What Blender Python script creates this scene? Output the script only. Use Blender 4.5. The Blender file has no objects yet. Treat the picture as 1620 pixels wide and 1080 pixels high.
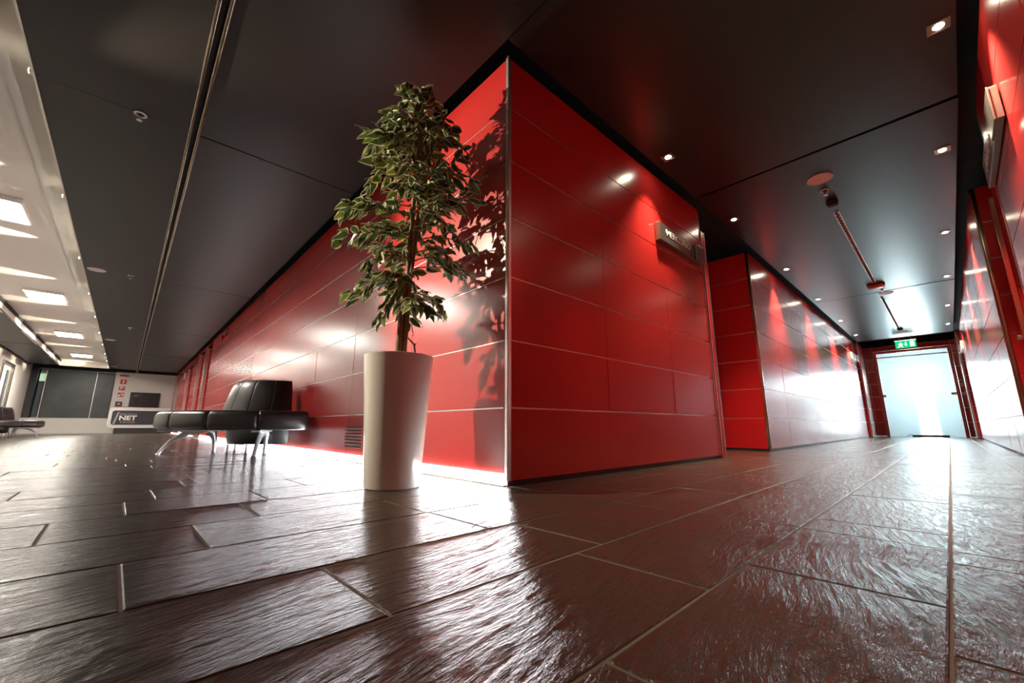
import bpy, bmesh, math, random
from mathutils import Vector, Matrix, Euler
random.seed(7)
S = bpy.context.scene
COL = S.collection
PI = math.pi
# ---------------------------------------------------------------- camera, world, exposure
cam = bpy.data.cameras.new('camera'); camo = bpy.data.objects.new('camera', cam); COL.objects.link(camo)
cam.sensor_width = 36; cam.lens = 648.36/1620*36; cam.clip_start = .02; cam.clip_end = 100
camo.location = (1.6317, -1.4830, .3081)
camo.rotation_euler = (PI/2+.2028, 0, .8233)
S.camera = camo
w = bpy.data.worlds.new('world'); S.world = w; w.use_nodes = True
w.node_tree.nodes['Background'].inputs[0].default_value = (.8, .85, 1, 1)
w.node_tree.nodes['Background'].inputs[1].default_value = .014
S.view_settings.view_transform = 'Standard'; S.view_settings.look = 'None'
S.view_settings.exposure = 1.3; S.view_settings.gamma = 1; S.view_settings.use_curve_mapping = False
S.cycles.use_denoising = True
S.cycles.max_bounces = 8; S.cycles.diffuse_bounces = 4; S.cycles.glossy_bounces = 5
S.cycles.caustics_reflective = True; S.cycles.caustics_refractive = False
S.cycles.sample_clamp_indirect = 6.0
# light strengths
LED = 14.0; PANEL = 56.0; CLIP = 120.0; DOWN = 80.0; WINDOW = 37.0; KEY = 300.0
WARM = (1, .86, .68); SPOTC = (1, .80, .55); COOL = (.80, .95, 1.0)
H = 2.6213
JD = .0046
ZS = [.03, .4028, .7728, 1.1428, 1.5128, 1.8828, 2.2528, H]

# ---------------------------------------------------------------- materials
def newmat(name):
    m = bpy.data.materials.new(name); m.use_nodes = True
    nt = m.node_tree; return m, nt, nt.nodes['Principled BSDF']
def pmat(name, col, rough=.5, metal=0, spec=.5, nscale=0, namt=0, bump=0, bscale=60, coat=0):
    m, nt, b = newmat(name)
    b.inputs['Base Color'].default_value = (*col, 1); b.inputs['Roughness'].default_value = rough
    b.inputs['Metallic'].default_value = metal; b.inputs['Specular IOR Level'].default_value = spec
    b.inputs['Coat Weight'].default_value = coat; b.inputs['Coat Roughness'].default_value = .1
    g = nt.nodes.new('ShaderNodeNewGeometry')
    if namt:
        n = nt.nodes.new('ShaderNodeTexNoise'); n.inputs['Scale'].default_value = nscale; n.inputs['Detail'].default_value = 4
        nt.links.new(g.outputs['Position'], n.inputs['Vector'])
        mx = nt.nodes.new('ShaderNodeMix'); mx.data_type = 'RGBA'
        mx.inputs['A'].default_value = (*[c*(1-namt) for c in col], 1); mx.inputs['B'].default_value = (*[min(1, c*(1+namt)) for c in col], 1)
        nt.links.new(n.outputs['Fac'], mx.inputs['Factor']); nt.links.new(mx.outputs['Result'], b.inputs['Base Color'])
        mr = nt.nodes.new('ShaderNodeMapRange'); mr.inputs['To Min'].default_value = rough*.85; mr.inputs['To Max'].default_value = min(1, rough*1.15)
        nt.links.new(n.outputs['Fac'], mr.inputs['Value']); nt.links.new(mr.outputs['Result'], b.inputs['Roughness'])
    if bump:
        n2 = nt.nodes.new('ShaderNodeTexNoise'); n2.inputs['Scale'].default_value = bscale; n2.inputs['Detail'].default_value = 3
        nt.links.new(g.outputs['Position'], n2.inputs['Vector'])
        bp = nt.nodes.new('ShaderNodeBump'); bp.inputs['Strength'].default_value = bump; bp.inputs['Distance'].default_value = .002
        nt.links.new(n2.outputs['Fac'], bp.inputs['Height']); nt.links.new(bp.outputs['Normal'], b.inputs['Normal'])
    return m
def emat(name, col, s):
    m, nt, b = newmat(name)
    b.inputs['Base Color'].default_value = (*col, 1)
    b.inputs['Emission Color'].default_value = (*col, 1); b.inputs['Emission Strength'].default_value = s
    return m
def slate():
    m, nt, b = newmat('slate'); L = nt.links.new; N = nt.nodes.new
    g = N('ShaderNodeNewGeometry')
    a = N('ShaderNodeMath'); a.operation = 'MULTIPLY_ADD'; a.inputs[1].default_value = 1.1; a.inputs[2].default_value = -.55
    L(g.outputs['Random Per Island'], a.inputs[0])
    off = N('ShaderNodeMath'); off.operation = 'MULTIPLY'; off.inputs[1].default_value = 91.7; L(g.outputs['Random Per Island'], off.inputs[0])
    cx = N('ShaderNodeCombineXYZ'); L(off.outputs[0], cx.inputs[0]); L(off.outputs[0], cx.inputs[1]); L(off.outputs[0], cx.inputs[2])
    # a slow warp bends the cleft lines
    wn = N('ShaderNodeTexNoise'); wn.inputs['Scale'].default_value = 2.2; wn.inputs['Detail'].default_value = 1
    L(g.outputs['Position'], wn.inputs['Vector'])
    ws = N('ShaderNodeVectorMath'); ws.operation = 'SCALE'; ws.inputs['Scale'].default_value = .11; L(wn.outputs['Color'], ws.inputs[0])
    wa = N('ShaderNodeVectorMath'); wa.operation = 'ADD'; L(g.outputs['Position'], wa.inputs[0]); L(ws.outputs[0], wa.inputs[1])
    r = N('ShaderNodeVectorRotate'); r.rotation_type = 'Z_AXIS'; L(wa.outputs[0], r.inputs['Vector']); L(a.outputs[0], r.inputs['Angle'])
    ad = N('ShaderNodeVectorMath'); ad.operation = 'ADD'; L(r.outputs[0], ad.inputs[0]); L(cx.outputs[0], ad.inputs[1])
    def noise(sc, scale, det, rough=.55):
        mp = N('ShaderNodeVectorMath'); mp.operation = 'MULTIPLY'; mp.inputs[1].default_value = sc; L(ad.outputs[0], mp.inputs[0])
        n = N('ShaderNodeTexNoise'); n.inputs['Scale'].default_value = scale; n.inputs['Detail'].default_value = det; n.inputs['Roughness'].default_value = rough
        L(mp.outputs[0], n.inputs['Vector']); return n
    n1 = noise((1, .17, 1), 44, 6, .62); n2 = noise((1, .42, 1), 150, 3); n3 = noise((1, .5, 1), 7, 3)
    # cleft terraces: ridged transformation of the streak noise
    mr = N('ShaderNodeMapRange'); mr.interpolation_type = 'SMOOTHSTEP'; mr.inputs['From Min'].default_value = .35; mr.inputs['From Max'].default_value = .65
    L(n1.outputs['Fac'], mr.inputs['Value'])
    h = N('ShaderNodeMath'); h.operation = 'MULTIPLY_ADD'; h.inputs[1].default_value = .22; L(n2.outputs['Fac'], h.inputs[0]); L(mr.outputs['Result'], h.inputs[2])
    h2 = N('ShaderNodeMath'); h2.operation = 'MULTIPLY_ADD'; h2.inputs[1].default_value = 1.6; L(n3.outputs['Fac'], h2.inputs[0]); L(h.outputs[0], h2.inputs[2])
    bp = N('ShaderNodeBump'); bp.inputs['Strength'].default_value = .7; bp.inputs['Distance'].default_value = .0036
    L(h2.outputs[0], bp.inputs['Height']); L(bp.outputs['Normal'], b.inputs['Normal'])
    mx = N('ShaderNodeMix'); mx.data_type = 'RGBA'; mx.inputs['A'].default_value = (.022, .0175, .0145, 1); mx.inputs['B'].default_value = (.118, .095, .072, 1)
    mm = N('ShaderNodeMath'); mm.operation = 'MULTIPLY_ADD'; mm.inputs[1].default_value = .55; mm.inputs[2].default_value = .0
    L(n2.outputs['Fac'], mm.inputs[0])
    rr = N('ShaderNodeMath'); rr.operation = 'MULTIPLY_ADD'; rr.inputs[1].default_value = .35; L(g.outputs['Random Per Island'], rr.inputs[0]); L(mm.outputs[0], rr.inputs[2])
    L(rr.outputs[0], mx.inputs['Factor']); L(mx.outputs['Result'], b.inputs['Base Color'])
    ro = N('ShaderNodeMapRange'); ro.inputs['To Min'].default_value = .13; ro.inputs['To Max'].default_value = .31
    L(n2.outputs['Fac'], ro.inputs['Value']); L(ro.outputs['Result'], b.inputs['Roughness'])
    b.inputs['Specular IOR Level'].default_value = .8
    return m
def leafmat():
    m, nt, b = newmat('variegated_leaf'); L = nt.links.new; N = nt.nodes.new
    uv = N('ShaderNodeUVMap'); uv.uv_map = 'UVMap'
    sp = N('ShaderNodeSeparateXYZ'); L(uv.outputs[0], sp.inputs[0])
    g = N('ShaderNodeNewGeometry'); n = N('ShaderNodeTexNoise'); n.inputs['Scale'].default_value = 70; L(g.outputs['Position'], n.inputs['Vector'])
    ab = N('ShaderNodeMath'); ab.operation = 'ABSOLUTE'; L(sp.outputs['X'], ab.inputs[0])
    ns = N('ShaderNodeMath'); ns.operation = 'MULTIPLY_ADD'; ns.inputs[1].default_value = .5; L(n.outputs['Fac'], ns.inputs[0]); L(ab.outputs[0], ns.inputs[2])
    st = N('ShaderNodeMapRange'); st.inputs['From Min'].default_value = .90; st.inputs['From Max'].default_value = 1.0; L(ns.outputs[0], st.inputs['Value'])
    oi = N('ShaderNodeObjectInfo')
    gm = N('ShaderNodeMix'); gm.data_type = 'RGBA'; gm.inputs['A'].default_value = (.036, .085, .020, 1); gm.inputs['B'].default_value = (.20, .28, .035, 1)
    rp = N('ShaderNodeMath'); rp.operation = 'ADD'; L(oi.outputs['Random'], rp.inputs[0]); L(g.outputs['Random Per Island'], rp.inputs[1])
    fr = N('ShaderNodeMath'); fr.operation = 'FRACT'; L(rp.outputs[0], fr.inputs[0])
    pw = N('ShaderNodeMath'); pw.operation = 'POWER'; pw.inputs[1].default_value = 3; L(fr.outputs[0], pw.inputs[0])
    L(pw.outputs[0], gm.inputs['Factor'])
    mx = N('ShaderNodeMix'); mx.data_type = 'RGBA'; L(gm.outputs['Result'], mx.inputs['A']); mx.inputs['B'].default_value = (.66, .64, .42, 1)
    L(st.outputs['Result'], mx.inputs['Factor']); L(mx.outputs['Result'], b.inputs['Base Color'])
    b.inputs['Roughness'].default_value = .42
    tr = N('ShaderNodeBsdfTranslucent'); L(mx.outputs['Result'], tr.inputs['Color'])
    ms = N('ShaderNodeMixShader'); ms.inputs[0].default_value = .18; out = nt.nodes['Material Output']
    L(b.outputs[0], ms.inputs[1]); L(tr.outputs[0], ms.inputs[2]); L(ms.outputs[0], out.inputs['Surface'])
    return m
def frosted():
    m, nt, b = newmat('frosted_glass'); L = nt.links.new; N = nt.nodes.new; nt.nodes.remove(b)
    tl = N('ShaderNodeBsdfTranslucent'); tl.inputs['Color'].default_value = (.20, .255, .268, 1)
    tp = N('ShaderNodeBsdfTransparent'); tp.inputs['Color'].default_value = (.9, .98, 1, 1)
    gl = N('ShaderNodeBsdfGlossy'); gl.inputs['Roughness'].default_value = .25
    m1 = N('ShaderNodeMixShader'); m1.inputs[0].default_value = .30; L(tl.outputs[0], m1.inputs[1]); L(tp.outputs[0], m1.inputs[2])
    fr = N('ShaderNodeFresnel'); fr.inputs[0].default_value = 1.4
    m2 = N('ShaderNodeMixShader'); L(fr.outputs[0], m2.inputs[0]); L(m1.outputs[0], m2.inputs[1]); L(gl.outputs[0], m2.inputs[2])
    L(m2.outputs[0], nt.nodes['Material Output'].inputs['Surface'])
    return m
def clearglass(name, col, rough=.02):
    m, nt, b = newmat(name); L = nt.links.new; N = nt.nodes.new; nt.nodes.remove(b)
    tp = N('ShaderNodeBsdfTransparent'); tp.inputs['Color'].default_value = (*col, 1)
    gl = N('ShaderNodeBsdfGlossy'); gl.inputs['Roughness'].default_value = rough
    fr = N('ShaderNodeFresnel'); fr.inputs[0].default_value = 1.5
    m2 = N('ShaderNodeMixShader'); L(fr.outputs[0], m2.inputs[0]); L(tp.outputs[0], m2.inputs[1]); L(gl.outputs[0], m2.inputs[2])
    L(m2.outputs[0], nt.nodes['Material Output'].inputs['Surface'])
    return m
M = dict(
    red=pmat('red_laminate', (.46, .024, .022), .25, spec=.9),
    red2=pmat('red_laminate_satin', (.54, .010, .015), .38, spec=.4),
    alu=pmat('aluminium', (.85, .83, .79), .42, 1),
    steel=pmat('brushed_steel', (.52, .48, .43), .24, 1, nscale=40, namt=.1),
    cast=pmat('cast_aluminium', (.80, .82, .85), .3, .75, nscale=30, namt=.05),
    ceil=pmat('dark_ceiling_panel', (.009, .008, .0075), .32, spec=.7, bump=.05, bscale=6),
    ceilh=pmat('dark_hall_ceiling_panel', (.021, .017, .0135), .42, spec=.4, bump=.05, bscale=6),
    black=pmat('black_void', (.004, .004, .004), .8, nscale=5, namt=.1),
    plinth=pmat('dark_plinth', (.03, .03, .03), .4, nscale=20, namt=.2),
    white=pmat('white_plaster', (.76, .73, .68), .75, nscale=2, namt=.03),
    ceilw=pmat('white_ceiling', (.80, .77, .71), .7, nscale=2, namt=.02),
    gloss=pmat('white_lacquer', (.72, .70, .67), .22, nscale=4, namt=.02, coat=.3),
    pot=pmat('cream_resin', (.66, .63, .57), .20, nscale=6, namt=.02, coat=.4),
    leather=pmat('black_leather', (.020, .019, .018), .33, spec=.7, nscale=30, namt=.2, bump=.25, bscale=220),
    seam=pmat('black_piping', (.006, .006, .006), .5, nscale=30, namt=.2),
    bark=pmat('brown_bark', (.20, .115, .05), .7, nscale=45, namt=.5, bump=.8, bscale=70),
    soil=pmat('dark_soil', (.03, .02, .013), .9, nscale=80, namt=.5, bump=.9, bscale=90),
    grout=pmat('sandy_grout', (.20, .165, .125), .8, nscale=60, namt=.3, bump=.4, bscale=200),
    slab=pmat('grey_slate_board', (.055, .06, .065), .38, nscale=1.6, namt=.75),
    counterd=pmat('anthracite_panel', (.035, .036, .04), .35, nscale=8, namt=.1),
    letter=pmat('pale_lettering', (.82, .80, .76), .4, nscale=20, namt=.03),
    letterd=pmat('grey_lettering', (.30, .30, .31), .4, nscale=20, namt=.03),
    plate=pmat('sign_plate_steel', (.26, .235, .21), .36, .9, nscale=40, namt=.1),
    brass=pmat('bronze_steel', (.50, .40, .28), .22, 1, nscale=30, namt=.1),
    signred=pmat('sign_red', (.55, .012, .02), .4, nscale=20, namt=.03),
    signwhite=pmat('sign_white', (.8, .8, .78), .45, nscale=20, namt=.03),
    disc=pmat('speaker_white', (.66, .60, .57), .5, nscale=60, namt=.05),
    bell=pmat('red_alarm', (.50, .06, .04), .35, nscale=30, namt=.05),
    rubber=pmat('dark_rubber', (.02, .02, .02), .6, nscale=40, namt=.2),
    screen=pmat('black_panel', (.018, .015, .015), .3, nscale=10, namt=.1),
    bluegrey=pmat('blue_grey_glass', (.09, .12, .15), .15, nscale=3, namt=.1),
    slate=slate(), leaf=leafmat(), frost=frosted(), lobby=pmat('lobby_paint', (.30, .36, .38), .7, nscale=3, namt=.03),
    ledm=emat('led_strip', (.93, .97, 1.0), LED), panelm=emat('light_diffuser', (1, .93, .82), PANEL),
    lens=emat('lamp_lens', (1, .88, .66), 60), window=emat('bright_window', (.86, .97, 1), WINDOW), glowm=emat('added_column_glow', (.86, .97, 1), WINDOW*.45),
    green=emat('exit_green', (.0, .36, .12), .75), exitw=emat('exit_white', (.8, 1, .88), .9), winlit=emat('lit_transom', (.55, .8, .55), .3),
    tray=emat('cliplens', (1, .88, .66), 30),
)

# ---------------------------------------------------------------- builders
FR = {'W': Matrix.Identity(4), 'C': Matrix.Translation((0, 2.8, 0)) @ Matrix.Rotation(.0135, 4, 'Z') @ Matrix.Translation((0, -2.8, 0))}
class MB:
    def __init__(s): s.bm = bmesh.new()
    def box(s, a, b, bev=0, rot=None):
        lo = [min(a[i], b[i]) for i in range(3)]; hi = [max(a[i], b[i]) for i in range(3)]
        r = bmesh.ops.create_cube(s.bm, size=1)['verts']
        for v in r:
            v.co = Vector(((lo[i]+hi[i])/2 + v.co[i]*(hi[i]-lo[i]) for i in range(3)))
        if bev:
            es = list({e for v in r for e in v.link_edges})
            bmesh.ops.bevel(s.bm, geom=es, offset=bev, segments=2, affect='EDGES', profile=.5)
        return s
    def lathe(s, prof, c=(0, 0, 0), n=40, caps=False):
        rings = []
        for (r, z) in prof:
            rings.append([s.bm.verts.new((c[0]+r*math.cos(2*PI*k/n), c[1]+r*math.sin(2*PI*k/n), c[2]+z)) for k in range(n)] if r > 1e-6 else [s.bm.verts.new((c[0], c[1], c[2]+z))])
        for A, B in zip(rings, rings[1:]):
            for k in range(n):
                j = (k+1) % n
                if len(A) == 1 and len(B) == 1: continue
                if len(A) == 1: s.bm.faces.new((A[0], B[j], B[k]))
                elif len(B) == 1: s.bm.faces.new((A[k], A[j], B[0]))
                else: s.bm.faces.new((A[k], A[j], B[j], B[k]))
        return s
    def tube(s, pts, rad, n=10, flat=None):
        pts = [Vector(p) for p in pts]; rings = []
        if not hasattr(rad, '__len__'): rad = [rad]*len(pts)
        up = Vector((0, 0, 1)); prev = None
        for i, p in enumerate(pts):
            t = (pts[min(i+1, len(pts)-1)]-pts[max(i-1, 0)]).normalized()
            if prev is None:
                a = t.cross(up); a = a.normalized() if a.length > 1e-3 else Vector((1, 0, 0))
            else:
                a = (prev - t*prev.dot(t)).normalized()
            prev = a; b = t.cross(a)
            r = rad[i]; rx, ry = (r if not isinstance(r, tuple) else r[0]), (r if not isinstance(r, tuple) else r[1])
            rings.append([s.bm.verts.new(p + a*rx*math.cos(2*PI*k/n) + b*ry*math.sin(2*PI*k/n)) for k in range(n)])
        for A, B in zip(rings, rings[1:]):
            for k in range(n):
                j = (k+1) % n; s.bm.faces.new((A[k], A[j], B[j], B[k]))
        s.bm.faces.new(rings[0][::-1]); s.bm.faces.new(rings[-1]); return s
    def prism(s, poly, y0, y1, axis='y'):
        f = {'y': lambda u, v, w: (u, w, v), 'x': lambda u, v, w: (w, u, v), 'z': lambda u, v, w: (u, v, w)}[axis]
        A = [s.bm.verts.new(f(u, v, y0)) for u, v in poly]; B = [s.bm.verts.new(f(u, v, y1)) for u, v in poly]
        n = len(poly)
        for k in range(n): s.bm.faces.new((A[k], A[(k+1) % n], B[(k+1) % n], B[k]))
        s.bm.faces.new(A[::-1]); s.bm.faces.new(B); return s
    def quad(s, *p): s.bm.faces.new([s.bm.verts.new(q) for q in p]); return s
    def mesh(s, name, mat, smooth=False):
        bmesh.ops.recalc_face_normals(s.bm, faces=s.bm.faces)
        me = bpy.data.meshes.new(name); s.bm.to_mesh(me); s.bm.free(); me.materials.append(M[mat] if isinstance(mat, str) else mat)
        if smooth:
            me.shade_smooth()
            try: me.set_sharp_from_angle(angle=math.radians(38))
            except Exception: pass
        return me
    def build(s, name, mat, parent=None, smooth=False, frame='W'):
        return link(name, s.mesh(name, mat, smooth), parent, frame)
def link(name, me, parent=None, frame='W'):
    o = bpy.data.objects.new(name, me); COL.objects.link(o)
    if parent is not None: o.parent = parent
    else: o.matrix_world = FR[frame]
    return o
def tag(o, label=None, cat=None, group=None, kind=None):
    if label: o['label'] = label
    if cat: o['category'] = cat
    if group: o['group'] = group
    if kind: o['kind'] = kind
    return o
def thing(name, label, cat, loc=(0, 0, 0), rz=0, group=None, frame='W'):
    o = bpy.data.objects.new(name, None); COL.objects.link(o); o.empty_display_size = .05
    o.matrix_world = FR[frame] @ Matrix.Translation(loc) @ Matrix.Rotation(rz, 4, 'Z')
    return tag(o, label, cat, group)
def struct(name, mb, mat, frame='W', smooth=False):
    return tag(mb.build(name, mat, None, smooth, frame), kind='structure')
def dup(root, loc, label, rz=0, frame='W'):
    r = root.copy(); COL.objects.link(r)
    r.matrix_world = FR[frame] @ Matrix.Translation(loc) @ Matrix.Rotation(rz, 4, 'Z'); r['label'] = label
    for ch in list(root.children):
        c = ch.copy(); COL.objects.link(c); c.parent = r
        for g in list(ch.children):
            d = g.copy(); COL.objects.link(d); d.parent = c
    return r
def spot(name, parent, loc, power, col, angle, blend=.5, rad=.03, aim=(0, 0, -1)):
    l = bpy.data.lights.new(name, 'SPOT'); l.energy = power; l.color = col; l.spot_size = math.radians(angle); l.spot_blend = blend; l.shadow_soft_size = rad
    o = bpy.data.objects.new(name, l); COL.objects.link(o); o.location = loc
    o.rotation_euler = Vector(aim).to_track_quat('-Z', 'Y').to_euler()
    if parent is not None: o.parent = parent
    return o
_pc = {}
def panels(parent, o, d, n, cols, rows=None, gz=.009, gs=.0022, th=.0045, mat='red', tilt=.0016, name='panel'):
    """cladding panels on a wall plane: o origin, d direction along, n outward; cols and rows are edge lists."""
    rows = rows or ZS
    d = Vector((d[0], d[1], 0)); n = Vector((n[0], n[1], 0))
    for c0, c1 in zip(cols, cols[1:]):
        for r0, r1 in zip(rows, rows[1:]):
            wd, ht = abs(c1-c0)-gs, r1-r0-gz
            if r0 == rows[0]: ht += gz/2
            key = (round(wd, 3), round(ht, 3), mat)
            if key not in _pc:
                _pc[key] = MB().box((-wd/2, -th/2, -ht/2), (wd/2, th/2, ht/2)).mesh('panel', mat)
            ob = bpy.data.objects.new(name, _pc[key]); COL.objects.link(ob); ob.parent = parent
            ctr = Vector((o[0], o[1], 0)) + d*(c0+c1)/2 - n*th/2 + Vector((0, 0, (r0+r1)/2 - (gz/4 if r0 == rows[0] else 0)))
            R = Matrix((d, -n, Vector((0, 0, 1)))).transposed().to_4x4()
            if R.determinant() < 0: R = Matrix((-d, -n, Vector((0, 0, 1)))).transposed().to_4x4()
            ob.matrix_local = Matrix.Translation(ctr) @ Matrix.Rotation(max(-.0035, min(.0035, random.gauss(0, tilt))), 4, 'Z') @ R
    return
def steps(a, b, st):
    n = max(1, round(abs(b-a)/st)); return [a+(b-a)*k/n for k in range(n+1)]

# ---------------------------------------------------------------- floor
fl = MB().box((-23.6, -4.8, -.06), (2.9, .3, -.0012)).box((-1.0, .3, -.06), (2.9, 14.9, -.0012))
floor = struct('floor', fl, 'grout')
VX = [2.92, 2.56, 2.23, 1.905, 1.575, 1.255, .935, .605, .268, -.08, -.42, -.77, -1.14, -1.48]
while VX[-1] > -23.4: VX.append(VX[-1]-random.choice([.33, .345, .36, .3, .4]))
known = {4: [-.40, .09, .29, .99, 1.66, 3.26], 3: [-.61, -.05, .08, 1.35, 2.02], 5: [-.61, .10, .51, 1.18, 2.27],
         6: [-.5, .06, .64, 1.5], 7: [-1.43, -.61, .35], 8: [-1.26, -.62], 9: [-1.59, -1.07, -.3], 10: [-1.41, -.96], 11: [-1.31], 12: [-1.17]}
TR = Matrix.Translation((1.575, -.7, 0)) @ Matrix.Rotation(.0145, 4, 'Z') @ Matrix.Translation((-1.575, .7, 0))
cand = []
camp = camo.location
for i, (x1, x0) in enumerate(zip(VX, VX[1:])):
    ys = sorted(known.get(i, []))
    y = ys[0] if ys else -4.6 + random.random()*.5
    lo = [y]
    while lo[0] > -4.7: lo.insert(0, lo[0]-random.uniform(.5, 1.05))
    hi = [ys[-1]] if ys else [y]
    ymax = 15.6 if x0 > -.8 else .05
    if ys: lo = lo[:-1] + ys
    while lo[-1] < ymax: lo.append(lo[-1]+random.uniform(.55, 1.15))
    for y0, y1 in zip(lo, lo[1:]):
        y0 = max(y0, -4.7); y1 = min(y1, ymax)
        if y1-y0 < .08: continue
        c = Vector(((x0+x1)/2, (y0+y1)/2, 0)); dd = (c-camp)
        fw = Vector((-math.sin(.8233), math.cos(.8233), 0)); dep = dd.dot(fw); lat = dd.dot(Vector((fw.y, -fw.x, 0)))
        vis = dep > .05 and abs(lat) < dep*1.32+.4
        cand.append((((x1-x0)*(y1-y0)/max(.1, dd.length)**3) if vis else 0, x0, x1, y0, y1))
cand.sort(key=lambda t: -t[0])
def tile_geom(mb, x0, x1, y0, y1):
    g = .0026; b = .003
    hz = random.gauss(.0008, .0004); tx, ty = random.gauss(0, .0011), random.gauss(0, .0006)
    cx, cy = (x0+x1)/2, (y0+y1)/2
    def P(x, y, z): return TR @ Vector((x, y, z + (hz + (x-cx)*tx + (y-cy)*ty)*(1 if z > -.02 else 0)))
    x0 += g; x1 -= g; y0 += g; y1 -= g
    top = [P(x0+b, y0+b, 0), P(x1-b, y0+b, 0), P(x1-b, y1-b, 0), P(x0+b, y1-b, 0)]
    mid = [P(x0, y0, -.0016), P(x1, y0, -.0016), P(x1, y1, -.0016), P(x0, y1, -.0016)]
    bot = [P(x0, y0, -.03), P(x1, y0, -.03), P(x1, y1, -.03), P(x0, y1, -.03)]
    T, Mi, B = [[mb.bm.verts.new(p) for p in r] for r in (top, mid, bot)]
    mb.bm.faces.new(T)
    for A, C in ((Mi, T), (B, Mi)):
        for k in range(4): mb.bm.faces.new((A[k], A[(k+1) % 4], C[(k+1) % 4], C[k]))
rest = MB()
for k, (sc, x0, x1, y0, y1) in enumerate(cand):
    if k < 300:
        mb = MB(); tile_geom(mb, x0, x1, y0, y1); mb.build('tile', 'slate', floor)
    else: tile_geom(rest, x0, x1, y0, y1)
tag(rest.build('far_tiles', 'slate', floor), kind='stuff')

# ---------------------------------------------------------------- red walls
def trim_L(parent, x, y, sx, sy, mat='alu', z0=.03, z1=H, wd=.020, name='corner_trim'):
    """corner profile: flanges run from the corner towards sx*x and sy*y, proud of both faces, with a bead."""
    mb = MB().box((x-sx*.004, y-sy*.004, z0), (x+sx*wd, y, z1), .001).box((x-sx*.004, y-sy*.004, z0), (x, y+sy*wd, z1), .001)
    mb.tube([(x-sx*.003, y-sy*.003, z0), (x-sx*.003, y-sy*.003, z1)], .007, 10)
    return mb.build(name, mat, parent, True)
# hall wall on y = 0 : openings along -x
OPEN = [(12.05, 13.15, 2.54), (13.6, 14.84, 2.56), (16.3, 17.9, 2.40), (20.9, 22.0, 2.40)]
wl = MB()
segs = [(0.0, 9.74), (9.74, 10.84), (10.84, 12.05), (13.15, 13.6), (14.84, 16.3), (17.9, 20.9), (22.0, 23.3)]
for a, b in segs:
    top = 2.39 if a == 9.74 else H
    wl.box((-max(a, .04), JD, .035), (-b, .08, top))
for a, b, t in OPEN: wl.box((-a, JD, t), (-b, .08, H))
wl.box((-9.74, JD, 2.56), (-10.84, .08, H))
wall_hall = struct('wall_hall', wl, 'alu')
panels(wall_hall, (0, 0), (-1, 0), (0, -1), [0, 1.065, 2.13, 3.195, 4.26, 5.33, 6.4, 7.5, 8.6, 9.74])
panels(wall_hall, (0, 0), (-1, 0), (0, -1), [9.74, 10.84], ZS[:-1]+[2.39])
panels(wall_hall, (0, 0), (-1, 0), (0, -1), [9.74, 10.84], [2.56, H])
for a, b in segs[2:]: panels(wall_hall, (0, 0), (-1, 0), (0, -1), steps(a, b, 1.1))
for a, b, t in OPEN: panels(wall_hall, (0, 0), (-1, 0), (0, -1), [a, b], [t, H])
for k, (a, b, t) in enumerate(OPEN):     # far jamb of each recess with its door
    jb = MB().box((-b-.02, .012, .03), (-b-.09, .52, H)).build('jamb_core', 'alu', wall_hall)
    panels(wall_hall, (-b-.008, .0), (0, 1), (1, 0), [.012, .50], ZS[:-1]+[t], mat='red2', tilt=0)
    MB().box((-b-.012, -.006, .03), (-b+.012, .016, t), .002).build('edge_trim', 'alu', wall_hall, True)
    MB().box((-a+.06, .012, .03), (-a+.005, .52, H)).build('jamb_core', 'red2', wall_hall)
    MB().box((-a, .01, t), (-b, .52, t+.05)).build('lintel', 'red2', wall_hall)
    dr = struct('door_%d' % (k+4), MB().box((-a-.04, .46, .01), (-b+.04, .505, t-.05), .003), 'red2')
    MB().box((-a, .44, .0), (-a-.045, .53, t)).box((-b, .44, 0), (-b+.045, .53, t)).box((-a, .44, t-.05), (-b, .53, t)).build('door_frame', 'steel', dr)
    h = MB().box((-b+.14, .405, 1.0), (-b+.27, .42, 1.02), .004).box((-b+.14, .405, 1.0), (-b+.16, .47, 1.02), .003)
    h.build('handle', 'steel', dr, True)
tr = MB().box((-9.74, .34, 2.39), (-10.84, .36, 2.56)); tr.build('recess_back', 'bluegrey', wall_hall)
MB().box((-10.79, .012, 2.39), (-10.84, .34, 2.56)).build('recess_cheek', 'red2', wall_hall)
MB().box((-9.74, .012, 2.36), (-10.84, .36, 2.388)).build('recess_sill', 'red2', wall_hall)
trim_L(wall_hall, 0, 0, -1, 1)
# corner block, corridor face x = 0
wc = struct('wall_corner', MB().box((-JD, .022, .03), (-.08, 2.785, H)).box((-JD, 2.70, .03), (-.55, 2.785, H)), 'alu')
panels(wc, (0, 0), (0, 1), (1, 0), [.018, .943, 1.915, 2.785])
MB().box((-.014, .01, .0), (-.06, 2.78, .029)).build('plinth', 'plinth', wc)
MB().box((-.004, 2.778, .03), (.004, 2.788, H), .001).build('edge_trim', 'alu', wc, True)
fin = MB().box((-.045, 2.80, .008), (.010, 2.872, 2.37), .002).build('end_board', 'red2', wc)
MB().box((.010, 2.797, .008), (.013, 2.803, 2.37)).box((.004, 2.870, .008), (.014, 2.877, 2.37)).build('board_edging', 'alu', fin)
# left recess door behind the corner block (corridor frame)
d2 = struct('door_2', MB().box((-.56, 2.94, .01), (-.52, 4.22, 2.30), .003), 'red2', 'C')
MB().box((-.60, 4.22, .0), (-.50, 4.30, 2.38), .002).box((-.60, 2.86, .0), (-.50, 2.94, 2.38), .002).box((-.60, 2.86, 2.30), (-.50, 4.30, 2.38), .002).build('door_frame', 'steel', d2)
MB().box((-.62, 2.80, 2.38), (-.53, 4.40, H)).build('overpanel', 'red2', d2)
MB().box((-.50, 3.02, 1.03), (-.47, 3.15, 1.05), .004).box((-.53, 3.02, 1.03), (-.47, 3.04, 1.05), .003).build('handle', 'steel', d2, True)
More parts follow.
